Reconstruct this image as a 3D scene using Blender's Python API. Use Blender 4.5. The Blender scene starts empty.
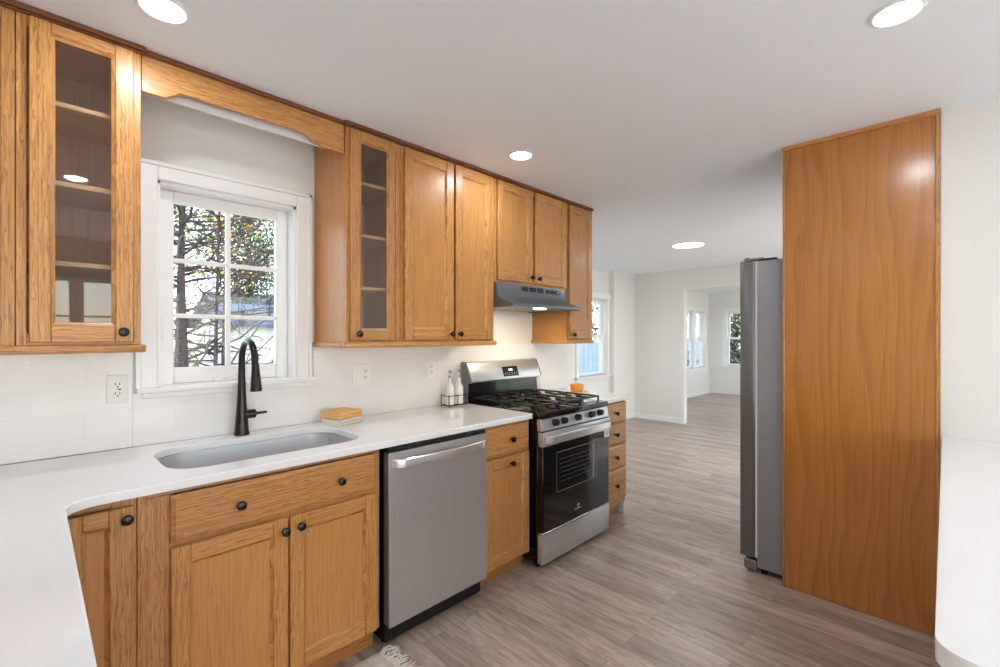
import bpy, bmesh, math, random
from mathutils import Vector, Matrix
random.seed(7)
PI = math.pi
C = bpy.context.scene.collection
S = bpy.context.scene

# ------------------------------------------------------------------ camera
cd = bpy.data.cameras.new('camera')
cam = bpy.data.objects.new('camera', cd); C.objects.link(cam)
cd.sensor_width = 36.0; cd.lens = 457/1000*36.0
cd.shift_y = 0.0025; cd.clip_start = 0.02
YAW = 0.7725                                   # looking direction, measured from +x towards +y
cam.location = (0, 0, 1.41)
cam.rotation_euler = (PI/2, 0, YAW - PI/2)
S.camera = cam

# ------------------------------------------------------------------ view, world, sun
S.view_settings.view_transform = 'Standard'
S.view_settings.look = 'None'
S.view_settings.gamma = 1.0
S.view_settings.use_curve_mapping = False
S.view_settings.exposure = 0.60
S.cycles.max_bounces = 14; S.cycles.diffuse_bounces = 8; S.cycles.glossy_bounces = 6
S.cycles.transparent_max_bounces = 16; S.cycles.sample_clamp_indirect = 6.0

LAMP_W = 2.7          # each recessed lamp, watts
SKY = 0.42

wd = bpy.data.worlds.new('sky'); S.world = wd; wd.use_nodes = True
wn = wd.node_tree.nodes; wl = wd.node_tree.links; wn.clear()
wo = wn.new('ShaderNodeOutputWorld'); wb = wn.new('ShaderNodeBackground')
wm = wn.new('ShaderNodeMix'); wm.data_type = 'RGBA'; wm.inputs[0].default_value = 0.45
sk = wn.new('ShaderNodeTexSky'); sk.sky_type = 'NISHITA'; sk.sun_disc = False
sk.sun_elevation = math.radians(38); sk.sun_rotation = math.radians(200)
wl.new(sk.outputs[0], wm.inputs[6]); wm.inputs[7].default_value = (6.3, 6.9, 7.6, 1)
wl.new(wm.outputs[2], wb.inputs[0]); wb.inputs[1].default_value = SKY
wl.new(wb.outputs[0], wo.inputs[0])

sd = bpy.data.lights.new('sun', 'SUN'); sd.energy = 7.0; sd.angle = 0.01; sd.color = (1, .985, .97)
sun = bpy.data.objects.new('sun', sd); C.objects.link(sun)
sun.rotation_euler = Vector((0.22, 0.52, -0.82)).to_track_quat('-Z', 'Y').to_euler()

# ------------------------------------------------------------------ materials
def s2l(c):
    return tuple((x/12.92 if x <= .04045 else ((x+.055)/1.055)**2.4) for x in (v/255 for v in c)) + (1,)

class NT:
    def __init__(s, name):
        s.m = bpy.data.materials.new(name); s.m.use_nodes = True
        s.n = s.m.node_tree.nodes; s.l = s.m.node_tree.links
        s.b = s.n['Principled BSDF']; s.o = s.n['Material Output']
    def new(s, t, **k):
        n = s.n.new('ShaderNode' + t)
        for a, v in k.items(): setattr(n, a, v)
        return n
    def link(s, a, b): s.l.new(a, b)
    def inp(s, n, v): s.b.inputs[n].default_value = v
    def ramp(s, fac, stops):
        r = s.new('ValToRGB'); e = r.color_ramp.elements
        e[0].position, e[0].color = stops[0]; e[1].position, e[1].color = stops[-1]
        for p, c in stops[1:-1]:
            x = e.new(p); x.color = c
        s.link(fac, r.inputs[0]); return r.outputs[0]
    def mix(s, a, b, fac, mode='MIX'):
        x = s.new('Mix', data_type='RGBA', blend_type=mode)
        for i, v in ((0, fac), (6, a), (7, b)):
            if hasattr(v, 'is_linked'): s.link(v, x.inputs[i])
            else: x.inputs[i].default_value = v
        return x.outputs[2]
    def coords(s, scale, rnd=11.0):
        t = s.new('TexCoord'); oi = s.new('ObjectInfo')
        mu = s.new('Math', operation='MULTIPLY'); mu.inputs[1].default_value = rnd
        s.link(oi.outputs['Random'], mu.inputs[0])
        ad = s.new('VectorMath', operation='ADD'); s.link(t.outputs['Object'], ad.inputs[0]); s.link(mu.outputs[0], ad.inputs[1])
        mp = s.new('VectorMath', operation='MULTIPLY'); s.link(ad.outputs[0], mp.inputs[0]); mp.inputs[1].default_value = scale
        return mp.outputs[0], oi
    def noise(s, vec, scale, detail=3, rough=.5, dist=0):
        n = s.new('TexNoise'); n.inputs['Scale'].default_value = scale; n.inputs['Detail'].default_value = detail
        n.inputs['Roughness'].default_value = rough; n.inputs['Distortion'].default_value = dist
        if vec is not None: s.link(vec, n.inputs['Vector'])
        return n.outputs['Fac']
    def bump(s, h, strength=.2, dist=.002):
        b = s.new('Bump'); b.inputs['Strength'].default_value = strength; b.inputs['Distance'].default_value = dist
        s.link(h, b.inputs['Height']); s.link(b.outputs[0], s.b.inputs['Normal'])

def plain(name, col, rough=.5, metal=0, coat=0, spec=.5, noise=0, nscale=8, bump=0):
    t = NT(name); c = s2l(col)
    t.inp('Base Color', c); t.inp('Roughness', rough); t.inp('Metallic', metal); t.inp('Coat Weight', coat)
    t.inp('Specular IOR Level', spec)
    if noise or bump:
        v, _ = t.coords((1, 1, 1)); n = t.noise(v, nscale, 4)
        if noise:
            t.link(t.ramp(n, [(.3, tuple(x*(1-noise) for x in c[:3])+(1,)), (.7, tuple(min(1, x*(1+noise)) for x in c[:3])+(1,))]), t.b.inputs['Base Color'])
        if bump: t.bump(n, bump)
    return t.m

def wood(name, axis, dark, mid, light, grain=1.0, wscale=16, rough=.38, stretch=.10, coat=.14, dist=9, dsc=4.0):
    t = NT(name)
    v0, oi = t.coords((1, 1, 1))
    sx = t.new('SeparateXYZ'); t.link(v0, sx.inputs[0]); cr = [i for i in range(3) if i != axis]
    ad = t.new('Math', operation='ADD'); t.link(sx.outputs[cr[0]], ad.inputs[0]); t.link(sx.outputs[cr[1]], ad.inputs[1])
    ml = t.new('Math', operation='MULTIPLY'); t.link(sx.outputs[axis], ml.inputs[0]); ml.inputs[1].default_value = stretch
    cb = t.new('CombineXYZ'); t.link(ad.outputs[0], cb.inputs[0]); t.link(ml.outputs[0], cb.inputs[2]); v = cb.outputs[0]
    low = t.noise(v, 3.2, 2, .5)
    w = t.new('TexWave', wave_type='BANDS', bands_direction='X', wave_profile='SAW')
    w.inputs['Scale'].default_value = wscale; w.inputs['Distortion'].default_value = dist
    w.inputs['Detail'].default_value = 2.0; w.inputs['Detail Scale'].default_value = dsc; w.inputs['Detail Roughness'].default_value = .5
    t.link(v, w.inputs['Vector'])
    base = t.ramp(w.outputs['Fac'], [(.0, s2l(light)), (.55, s2l(mid)), (.88, s2l(dark)), (1, s2l(light))])
    flat = t.ramp(low, [(.3, s2l(mid)), (.7, s2l(light))])
    col = t.mix(flat, base, min(.85, .15 + .5*grain))
    sc2 = [1, 1, 1]; sc2[axis] = .022
    v2, _ = t.coords(tuple(sc2))
    pores = t.noise(v2, 190, 3, .6)
    pr = t.ramp(pores, [(.36, (.66, .60, .54, 1)), (.52, (1, 1, 1, 1))])
    col = t.mix(col, pr, .22 + .5*min(1, grain), 'MULTIPLY')
    hv = t.new('HueSaturation'); mr = t.new('MapRange')
    t.link(oi.outputs['Random'], mr.inputs[0]); mr.inputs[3].default_value = .9; mr.inputs[4].default_value = 1.07
    t.link(mr.outputs[0], hv.inputs['Value']); t.link(col, hv.inputs['Color'])
    t.link(hv.outputs[0], t.b.inputs['Base Color'])
    t.inp('Roughness', rough); t.inp('Coat Weight', coat); t.inp('Coat Roughness', .18)
    t.bump(pores, .10, .001)
    return t.m

DK, MD, LT = (140, 85, 40), (194, 137, 75), (210, 156, 92)
oakV = wood('oak_upright', 2, DK, MD, LT, 1.0, 26)
oakH = wood('oak_lengthwise', 0, DK, MD, LT, 1.0, 26)
oakD = wood('oak_crosswise', 1, DK, MD, LT, .9, 26)
oakP = wood('oak_panel', 2, (168, 110, 57), (192, 135, 75), (201, 145, 84), .5, 16, stretch=.08)
oakI = wood('cabinet_inside', 2, (182, 138, 98), (202, 160, 118), (212, 172, 130), .3, 9, .6, coat=0)
ply = wood('plywood_veneer', 2, (146, 90, 38), (178, 116, 52), (190, 129, 63), .45, 5.0, .25, .14, .4, 13, 1.1)
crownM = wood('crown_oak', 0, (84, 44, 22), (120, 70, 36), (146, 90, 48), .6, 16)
toeM = wood('toe_kick_oak', 0, DK, (186, 126, 66), (200, 142, 82), .6, 16, .5)

def floor_mat():
    t = NT('vinyl_planks')
    tc = t.new('TexCoord'); sx = t.new('SeparateXYZ'); cb = t.new('CombineXYZ')
    t.link(tc.outputs['Object'], sx.inputs[0]); t.link(sx.outputs[1], cb.inputs[0]); t.link(sx.outputs[0], cb.inputs[1])
    def brick(c1, c2, mo, ms=.0014):
        b = t.new('TexBrick'); b.offset = .37; b.offset_frequency = 2; b.squash = 1
        b.inputs['Color1'].default_value = c1; b.inputs['Color2'].default_value = c2; b.inputs['Mortar'].default_value = mo
        b.inputs['Scale'].default_value = 1; b.inputs['Mortar Size'].default_value = ms; b.inputs['Mortar Smooth'].default_value = .1
        b.inputs['Brick Width'].default_value = 1.05; b.inputs['Row Height'].default_value = .125
        t.link(cb.outputs[0], b.inputs['Vector']); return b
    b = brick((0, 0, 0, 1), (1, 1, 1, 1), (.25, .25, .25, 1))
    # grain, shifted plank by plank
    mp = t.new('VectorMath', operation='MULTIPLY'); t.link(tc.outputs['Object'], mp.inputs[0]); mp.inputs[1].default_value = (1, .11, 1)
    ad = t.new('VectorMath', operation='ADD'); t.link(mp.outputs[0], ad.inputs[0])
    sc = t.new('VectorMath', operation='SCALE'); sc.inputs['Scale'].default_value = 9.0; t.link(b.outputs['Color'], sc.inputs[0]); t.link(sc.outputs[0], ad.inputs[1])
    g = t.noise(ad.outputs[0], 30, 7, .68, .5)
    g2 = t.noise(ad.outputs[0], 120, 3, .6)
    col = t.ramp(g, [(.28, s2l((126, 108, 98))), (.45, s2l((166, 148, 136))), (.6, s2l((184, 168, 156))), (.78, s2l((204, 189, 177)))])
    tone = t.ramp(b.outputs['Color'], [(0, (.80, .77, .75, 1)), (.5, (1.0, .985, .975, 1)), (1, (1.16, 1.15, 1.14, 1))])
    col = t.mix(col, tone, 1.0, 'MULTIPLY')
    col = t.mix(col, t.ramp(g2, [(.36, (.70, .67, .65, 1)), (.54, (1, 1, 1, 1))]), .7, 'MULTIPLY')
    bm_ = brick((1, 1, 1, 1), (1, 1, 1, 1), (.62, .6, .58, 1))
    col = t.mix(col, bm_.outputs['Color'], 1.0, 'MULTIPLY')
    t.link(col, t.b.inputs['Base Color']); t.inp('Roughness', .34); t.inp('Specular IOR Level', .5)
    t.bump(g, .08, .001)
    return t.m

def tile_mat():
    t = NT('white_tile')
    tc = t.new('TexCoord'); sx = t.new('SeparateXYZ'); cb = t.new('CombineXYZ')
    t.link(tc.outputs['Object'], sx.inputs[0]); t.link(sx.outputs[0], cb.inputs[0]); t.link(sx.outputs[2], cb.inputs[1])
    b = t.new('TexBrick'); b.offset = .5
    b.inputs['Color1'].default_value = s2l((240, 239, 238)); b.inputs['Color2'].default_value = s2l((235, 234, 233)); b.inputs['Mortar'].default_value = s2l((231, 230, 228))
    b.inputs['Scale'].default_value = 1; b.inputs['Mortar Size'].default_value = .0012; b.inputs['Brick Width'].default_value = .30; b.inputs['Row Height'].default_value = .10
    t.link(cb.outputs[0], b.inputs['Vector']); t.link(b.outputs['Color'], t.b.inputs['Base Color'])
    n = t.noise(tc.outputs['Object'], 9, 2)
    t.inp('Roughness', .14); t.bump(n, .06, .01)
    return t.m

def steel_mat(name, col, rough, axis):
    t = NT(name); sc = [220, 220, 220]; sc[axis] = 1.5
    v, _ = t.coords(tuple(sc)); n = t.noise(v, 1, 2)
    c = s2l(col)
    t.link(t.ramp(n, [(.3, tuple(x*.94 for x in c[:3])+(1,)), (.7, tuple(min(1, x*1.05) for x in c[:3])+(1,))]), t.b.inputs['Base Color'])
    t.inp('Metallic', .7); t.inp('Roughness', rough)
    return t.m

def glass_mat(name, tint=(1, 1, 1, 1), ior=1.45, boost=1.0):
    t = NT(name); t.n.remove(t.b)
    tr = t.new('BsdfTransparent'); tr.inputs[0].default_value = tint
    gl = t.new('BsdfGlossy'); gl.inputs['Roughness'].default_value = .02
    g = t.new('NewGeometry'); dp = t.new('VectorMath', operation='DOT_PRODUCT'); t.link(g.outputs['Incoming'], dp.inputs[0]); t.link(g.outputs['Normal'], dp.inputs[1])
    ab = t.new('Math', operation='ABSOLUTE'); t.link(dp.outputs['Value'], ab.inputs[0])
    om = t.new('Math', operation='SUBTRACT'); om.inputs[0].default_value = 1; t.link(ab.outputs[0], om.inputs[1])
    pw = t.new('Math', operation='POWER'); t.link(om.outputs[0], pw.inputs[0]); pw.inputs[1].default_value = 5
    f0 = ((ior-1)/(ior+1))**2*boost
    mu = t.new('Math', operation='MULTIPLY_ADD'); t.link(pw.outputs[0], mu.inputs[0]); mu.inputs[1].default_value = 1-f0; mu.inputs[2].default_value = f0
    mx = t.new('MixShader'); t.link(mu.outputs[0], mx.inputs[0]); t.link(tr.outputs[0], mx.inputs[1]); t.link(gl.outputs[0], mx.inputs[2])
    t.link(mx.outputs[0], t.o.inputs[0]); return t.m

def emit_mat(name, col, st):
    t = NT(name); t.inp('Base Color', (1, 1, 1, 1)); t.inp('Emission Color', col); t.inp('Emission Strength', st); return t.m

def leaf_mat(name, cols):
    t = NT(name)
    g = t.new('NewGeometry')
    t.link(t.ramp(g.outputs['Random Per Island'], [(i/(len(cols)-1), s2l(c)) for i, c in enumerate(cols)]), t.b.inputs['Base Color'])
    t.inp('Roughness', .6); return t.m

floorM = floor_mat(); tileM = tile_mat()
wallM = plain('wall_paint', (231, 230, 226), .6, noise=.006, nscale=3)
ceilM = plain('ceiling_paint', (236, 241, 247), .75, noise=.004, nscale=3)
trimM = plain('white_trim', (240, 240, 240), .35, noise=.004, nscale=6)
quartz = plain('white_quartz', (238, 238, 239), .12, coat=.3, noise=.012, nscale=5)
steel = steel_mat('brushed_steel', (206, 207, 209), .30, 0)
steelV = steel_mat('brushed_steel_upright', (194, 195, 198), .32, 2)
steelDark = steel_mat('dark_steel', (140, 140, 142), .36, 0)
chrome = plain('polished_steel', (226, 227, 229), .22, .8, noise=.02)
sinkM = steel_mat('sink_steel', (205, 206, 208), .33, 0)
blackM = plain('matte_black', (18, 17, 17), .38, noise=.1)
bronze = plain('black_bronze', (22, 19, 18), .28, .3, coat=.2, noise=.1)
blackGloss = plain('black_enamel', (8, 8, 9), .14, coat=.15, noise=.05)
ironM = plain('cast_iron', (26, 25, 24), .42, noise=.15, nscale=60, bump=.15)
burnerM = plain('burner_cap', (30, 30, 31), .3, noise=.1)
ovenGlass = plain('oven_glass', (6, 6, 7), .07, coat=.1, noise=.05)
rackGlossM = plain('rack_and_gloss_grey', (150, 150, 152), .3, .6, noise=.05)
hoodM = steel_mat('hood_steel', (122, 129, 136), .36, 0)
fridgeSide = plain('fridge_side_paint', (146, 150, 154), .34, .1, noise=.02)
fridgeDoor = steel_mat('fridge_door_steel', (126, 127, 130), .28, 2)
whitePl = plain('white_plastic', (242, 242, 241), .3, noise=.004)
darkSlot = plain('dark_slot', (40, 40, 40), .6, noise=.05)
greyMark = plain('grey_print', (170, 172, 174), .4, noise=.02)
ceramic = plain('white_ceramic', (238, 238, 236), .16, coat=.3, noise=.01)
pumpM = plain('pump_steel', (165, 165, 167), .25, .9, noise=.03)
orangeM = plain('orange_glaze', (236, 150, 24), .2, coat=.4, noise=.05)
mustard = plain('mustard_cotton', (234, 186, 116), .85, noise=.09, nscale=220, bump=.4)
mustardDk = plain('tan_cotton', (196, 142, 74), .85, noise=.1, nscale=220, bump=.4)
linen = plain('pale_linen', (226, 220, 210), .9, noise=.05, nscale=200, bump=.4)
rugM = plain('rug_wool', (206, 196, 184), .95, noise=.16, nscale=26, bump=.6)
fringeM = plain('rug_fringe', (226, 220, 212), .95, noise=.06, nscale=40)
pane = glass_mat('window_glass', (.97, .98, .98, 1), 1.4)
cabGlass = glass_mat('cabinet_glass', (.92, .91, .90, 1), 1.5, 1.5)
lampE = emit_mat('lamp_lens', (1, .985, .96, 1), 14)
hoodE = emit_mat('hood_lens', (1, .86, .62, 1), 9)
digitE = emit_mat('clock_digits', (.75, .9, 1, 1), 1.5)
barkM = plain('bark', (42, 29, 30), .9, noise=.25, nscale=20, bump=.5)
greenL = leaf_mat('green_leaves', [(34, 52, 26), (70, 92, 40), (110, 124, 58), (156, 158, 84)])
darkL = leaf_mat('dark_needles', [(16, 30, 18), (30, 48, 28), (52, 72, 40), (88, 96, 62)])
rustL = leaf_mat('rust_leaves', [(92, 48, 34), (150, 84, 40), (196, 140, 44), (216, 176, 70)])
lawnM = plain('lawn', (118, 120, 84), .95, noise=.25, nscale=5)
bouncePaveM = plain('bounce_paving', (206, 203, 196), .9, noise=.04, nscale=3)
sidingM = plain('white_siding', (198, 202, 208), .7, noise=.03, nscale=2)
creamM = plain('cream_siding', (214, 204, 176), .7, noise=.03, nscale=2)
roofM = plain('slate_roof', (54, 66, 88), .8, noise=.1, nscale=10)
fenceM = plain('blue_grey_fence', (120, 138, 160), .8, noise=.12, nscale=7)

# ------------------------------------------------------------------ mesh building
class MB:
    def __init__(s): s.v = []; s.f = []; s.m = []
    def add(s, vs, fs, mat=0):
        o = len(s.v); s.v += [tuple(v) for v in vs]
        s.f += [tuple(i+o for i in f) for f in fs]; s.m += [mat]*len(fs); return s
    def box(s, x0, x1, y0, y1, z0, z1, mat=0, bev=0, seg=1):
        if not bev:
            vs = [(x, y, z) for z in (z0, z1) for y in (y0, y1) for x in (x0, x1)]
            return s.add(vs, [(0, 2, 3, 1), (4, 5, 7, 6), (0, 1, 5, 4), (2, 6, 7, 3), (0, 4, 6, 2), (1, 3, 7, 5)], mat)
        bm = bmesh.new(); bmesh.ops.create_cube(bm, size=1)
        for v in bm.verts:
            v.co = ((x0+x1)/2+v.co.x*(x1-x0), (y0+y1)/2+v.co.y*(y1-y0), (z0+z1)/2+v.co.z*(z1-z0))
        bmesh.ops.bevel(bm, geom=bm.edges[:], offset=bev, segments=seg, affect='EDGES', profile=.5)
        bm.verts.index_update()
        s.add([v.co[:] for v in bm.verts], [[v.index for v in f.verts] for f in bm.faces], mat); bm.free(); return s
    def frame(s, c, ax):
        a = Vector(ax).normalized(); u = a.orthogonal().normalized(); w = a.cross(u); return Vector(c), a, u, w
    def lathe(s, prof, c, ax=(0, 0, 1), n=24, mat=0, caps=True):
        c, a, u, w = s.frame(c, ax); vs = []; fs = []
        for r, h in prof:
            for k in range(n):
                t = 2*PI*k/n; vs.append(c + a*h + (u*math.cos(t)+w*math.sin(t))*r)
        for i in range(len(prof)-1):
            for k in range(n):
                k2 = (k+1) % n; fs.append((i*n+k, i*n+k2, (i+1)*n+k2, (i+1)*n+k))
        if caps:
            fs.append(tuple(range(n))[::-1]); fs.append(tuple((len(prof)-1)*n+k for k in range(n)))
        return s.add(vs, fs, mat)
    def tube(s, pts, r, n=10, mat=0, caps=True):
        pts = [Vector(p) for p in pts]; rs = r if isinstance(r, (list, tuple)) else [r]*len(pts)
        vs = []; fs = []; u = None
        for i, p in enumerate(pts):
            t = (pts[min(i+1, len(pts)-1)]-pts[max(i-1, 0)]).normalized()
            u = (t.orthogonal() if u is None else (u - t*u.dot(t))).normalized(); w = t.cross(u)
            for k in range(n):
                q = 2*PI*k/n; vs.append(p+(u*math.cos(q)+w*math.sin(q))*rs[i])
        for i in range(len(pts)-1):
            for k in range(n):
                k2 = (k+1) % n; fs.append((i*n+k, i*n+k2, (i+1)*n+k2, (i+1)*n+k))
        if caps:
            fs.append(tuple(range(n))[::-1]); fs.append(tuple((len(pts)-1)*n+k for k in range(n)))
        return s.add(vs, fs, mat)
    def prism(s, poly, axis, d0, d1, mat=0):
        """poly: 2-D outline; axis 0: (y,z) swept in x, 1: (x,z) swept in y, 2: (x,y) swept in z"""
        def P(a, b, d): return (d, a, b) if axis == 0 else (a, d, b) if axis == 1 else (a, b, d)
        n = len(poly); vs = [P(a, b, d0) for a, b in poly]+[P(a, b, d1) for a, b in poly]
        fs = [tuple(range(n))[::-1], tuple(range(n, 2*n))]+[(i, (i+1) % n, n+(i+1) % n, n+i) for i in range(n)]
        return s.add(vs, fs, mat)
    def build(s, name, mats, parent=None, bevel=0, smooth=True, kind=None):
        me = bpy.data.meshes.new(name)
        off = Vector((0, 0, 0)); p = parent
        while p is not None: off += p.location; p = p.parent
        me.from_pydata([Vector(v)-off for v in s.v], [], s.f)
        mats = mats if isinstance(mats, (list, tuple)) else [mats]
        for m in mats: me.materials.append(m)
        me.polygons.foreach_set('material_index', s.m)
        bm = bmesh.new(); bm.from_mesh(me); bmesh.ops.recalc_face_normals(bm, faces=bm.faces[:]); bm.to_mesh(me); bm.free()
        if smooth:
            me.polygons.foreach_set('use_smooth', [True]*len(me.polygons)); me.set_sharp_from_angle(angle=math.radians(38))
        o = bpy.data.objects.new(name, me); C.objects.link(o); o.parent = parent
        if bevel:
            b = o.modifiers.new('bevel', 'BEVEL'); b.width = bevel; b.segments = 2; b.limit_method = 'ANGLE'; b.angle_limit = math.radians(40)
        if kind: o['kind'] = kind
        return o

def tag(o, label, cat, group=None):
    o['label'] = label; o['category'] = cat
    if group: o['group'] = group
    return o
def thing(name, label, cat, loc, group=None):
    o = bpy.data.objects.new(name, None); C.objects.link(o); o.location = loc; o.empty_display_size = .1
    return tag(o, label, cat, group)
def struct(name, mb, m, parent=None, **k):
    o = mb.build(name, m, parent, **k)
    if parent is None: o['kind'] = 'structure'
    return o
def copy_tree(o, parent=None):
    c = o.copy(); C.objects.link(c); c.parent = parent
    for ch in list(o.children): copy_tree(ch, c)
    return c
def rrect(x0, x1, y0, y1, r, n=6):
    out = []
    for cx_, cy_, a in ((x1-r, y1-r, 0), (x0+r, y1-r, 90), (x0+r, y0+r, 180), (x1-r, y0+r, 270)):
        for k in range(n+1):
            t = math.radians(a+90*k/n); out.append((cx_+r*math.cos(t), cy_+r*math.sin(t)))
    return out

# ------------------------------------------------------------------ room dimensions
H = 2.47          # ceiling
W = 2.48          # window wall face
U = 2.12          # upper cabinet front
F = 1.825         # base cabinet face frame, doors stand in front of it
CT = .94          # worktop height
XE = 3.42         # end of the kitchen's window wall
XD = 7.30         # far dining wall
YD = 3.95         # dining side wall
XS = 11.74; YS = 4.2   # sunroom

# ------------------------------------------------------------------ shell
struct('floor', MB().box(-2.5, 3.3, -2.75, 2.68, -.12, 0).box(3.3, 12, -1.0, 4.4, -.12, 0), floorM)
struct('ceiling', MB().box(-2.5, 3.3, -2.75, 2.68, H, H+.15).box(3.3, 12, -1.0, 4.4, H, H+.15), ceilM)

def wall_y(name, y0, y1, x0, x1, hole=None, mat=wallM):      # wall along x
    b = MB()
    if hole:
        a, c, z0, z1 = hole
        b.box(x0, a, y0, y1, 0, H); b.box(c, x1, y0, y1, 0, H)
        if z0 > 0: b.box(a, c, y0, y1, 0, z0)
        b.box(a, c, y0, y1, z1, H)
    else: b.box(x0, x1, y0, y1, 0, H)
    return struct(name, b, mat)
def wall_x(name, x0, x1, y0, y1, hole=None, mat=wallM):
    b = MB()
    if hole:
        a, c, z0, z1 = hole
        b.box(x0, x1, y0, a, 0, H); b.box(x0, x1, c, y1, 0, H)
        if z0 > 0: b.box(x0, x1, a, c, 0, z0)
        b.box(x0, x1, a, c, z1, H)
    else: b.box(x0, x1, y0, y1, 0, H)
    return struct(name, b, mat)

W1 = (.386, .985, 1.185, 2.095)      # kitchen window opening
W2 = (5.74, 6.54, .79, 2.02)
W3 = (10.20, 11.45, .66, 2.01)
W4 = (2.75, 3.80, .70, 2.01)
W5 = (-2.0, 2.7, 0, 2.08)
W6 = (4.15, 7.0, 0, 2.08)
W7 = (7.9, 11.3, 0, 2.08)
wall_y('wall_back', W, W+.16, -2.5, XE, W1)
wall_x('wall_return', XE-.12, XE, W+.16, YD)
wall_y('wall_dining', YD, YD+.14, XE-.12, XD+.14, W2)
struct('wall_chase', MB().box(6.62, XD, YD-.09, YD, 0, H), wallM)
wall_x('wall_far', XD, XD+.12, -.05, YD, (1.0, 3.0, 0, 2.155))
wall_y('wall_sunroom', YS, YS+.14, XD+.12, XS+.14, W3)
wall_x('wall_sunroom_end', XS, XS+.14, -.8, YS, W4)
wall_y('wall_sunroom_side', -.9, -.8, XD+.12, XS, W7)
wall_x('wall_right', 2.975, 3.1, -2.7, .014)
wall_y('wall_alcove', -.10, 0.0, 3.1, XD+.12, W6)
wall_x('wall_left', -2.5, -2.38, -2.7, W)
wall_y('wall_front', -2.7, -2.58, -2.38, 2.975, W5)

# skirting
def base_run(name, boxes):
    b = MB()
    for x0, x1, y0, y1 in boxes:
        b.box(x0, x1, y0, y1, 0, .085, 0, .004); 
    struct(name, b, trimM)
base_run('baseboard_far', [(XD-.014, XD, 3.0, YD-.09), (XD-.014, XD, 0.0, 1.0)])
base_run('baseboard_dining', [(XE, 6.62, YD-.014, YD), (6.606, XD-.014, YD-.104, YD-.09)])
base_run('baseboard_sunroom', [(XD+.12, XS-.014, YS-.014, YS), (XS-.014, XS, -.8, YS)])
base_run('baseboard_right', [(2.961, 2.975, -2.58, -.72)])

# tiled splashback: one slab behind the worktop, thicker left of the window
b = MB()
b.box(-2.38, .30, W-.022, W, CT, 1.40, 0, .003)
b.box(.30, 1.075, W-.012, W, CT, 1.165)
b.box(1.075, XE, W-.012, W, CT, 1.36)
b.box(2.1, 2.92, W-.012, W, 1.36, 1.80)
struct('wall_backsplash', b, tileM)

# ------------------------------------------------------------------ windows
def casing(b, x0, x1, z0, z1, y, w=.075, t=.02, head=True):
    b.box(x0-w, x0, y-t, y, z0, z1+w, 0, .004); b.box(x1, x1+w, y-t, y, z0, z1+w, 0, .004)
    b.box(x0, x1, y-t, y, z1, z1+w, 0, .004)
    b.box(x0-w-.006, x0-w+.014, y-t-.008, y, z0, z1+w+.006, 0, .003); b.box(x1+w-.014, x1+w+.006, y-t-.008, y, z0, z1+w+.006, 0, .003)
    b.box(x0-w-.006, x1+w+.006, y-t-.008, y, z1+w-.014, z1+w+.006, 0, .003)

# kitchen window: fixed six-light sash set back in a deep jamb
x0, x1, z0, z1 = W1
win = thing('window_1', 'white six-pane kitchen window in a deep jamb above the sink', 'window', (0.686, W, z0)); win['kind'] = 'structure'
b = MB(); casing(b, x0, x1, z0, z1, W, .072); b.build('casing', trimM, win)
b = MB().box(.312, 1.078, W-.045, W+.16, z0-.02, z0+.004, 0, .005, 2); b.box(.33, 1.06, W-.02, W-.001, z0-.045, z0-.02, 0, .004); b.build('window_sill', trimM, win)
b = MB(); j = .012
b.box(x0, x0+j, W, W+.16, z0, z1); b.box(x1-j, x1, W, W+.16, z0, z1); b.box(x0, x1, W, W+.16, z1-j, z1)
b.build('jamb', trimM, win)
gx0, gx1, gz0, gz1 = .462, .915, 1.262, 2.03
b = MB()
for a in ((x0+j, gx0, z0, z1-j), (gx1, x1-j, z0, z1-j)): b.box(a[0], a[1], W+.08, W+.12, a[2], a[3], 0, .005)
b.box(gx0, gx1, W+.08, W+.12, z0+.004, gz0, 0, .005); b.box(gx0, gx1, W+.08, W+.12, gz1, z1-j, 0, .005)
for q in (0, 1):
    pass
sash = b.build('sash', trimM, win)
b = MB()
mx = (gx0+gx1)/2
b.box(mx-.010, mx+.010, W+.086, W+.11, gz0, gz1, 0, .003)
for zz in (1.505, 1.763): b.box(gx0, gx1, W+.088, W+.108, zz-.010, zz+.010, 0, .003)
b.build('muntin', trimM, sash)
MB().box(gx0-.002, gx1+.002, W+.099, W+.103, gz0-.002, gz1+.002).build('pane', pane, sash)
b = MB().box(.403, .421, W+.066, W+.08, 1.39, 1.50, 0, .005, 2); b.box(.405, .419, W+.05, W+.068, 1.44, 1.495, 0, .005, 2)
b.build('latch', whitePl, sash)
b = MB().box(.62, .70, W+.055, W+.08, z0+.003, z0+.022, 0, .005, 2); b.tube([(.66, W+.06, z0+.02), (.69, W+.03, z0+.03), (.74, W+.028, z0+.03)], .006, 8)
b.build('crank', whitePl, win)

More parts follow.
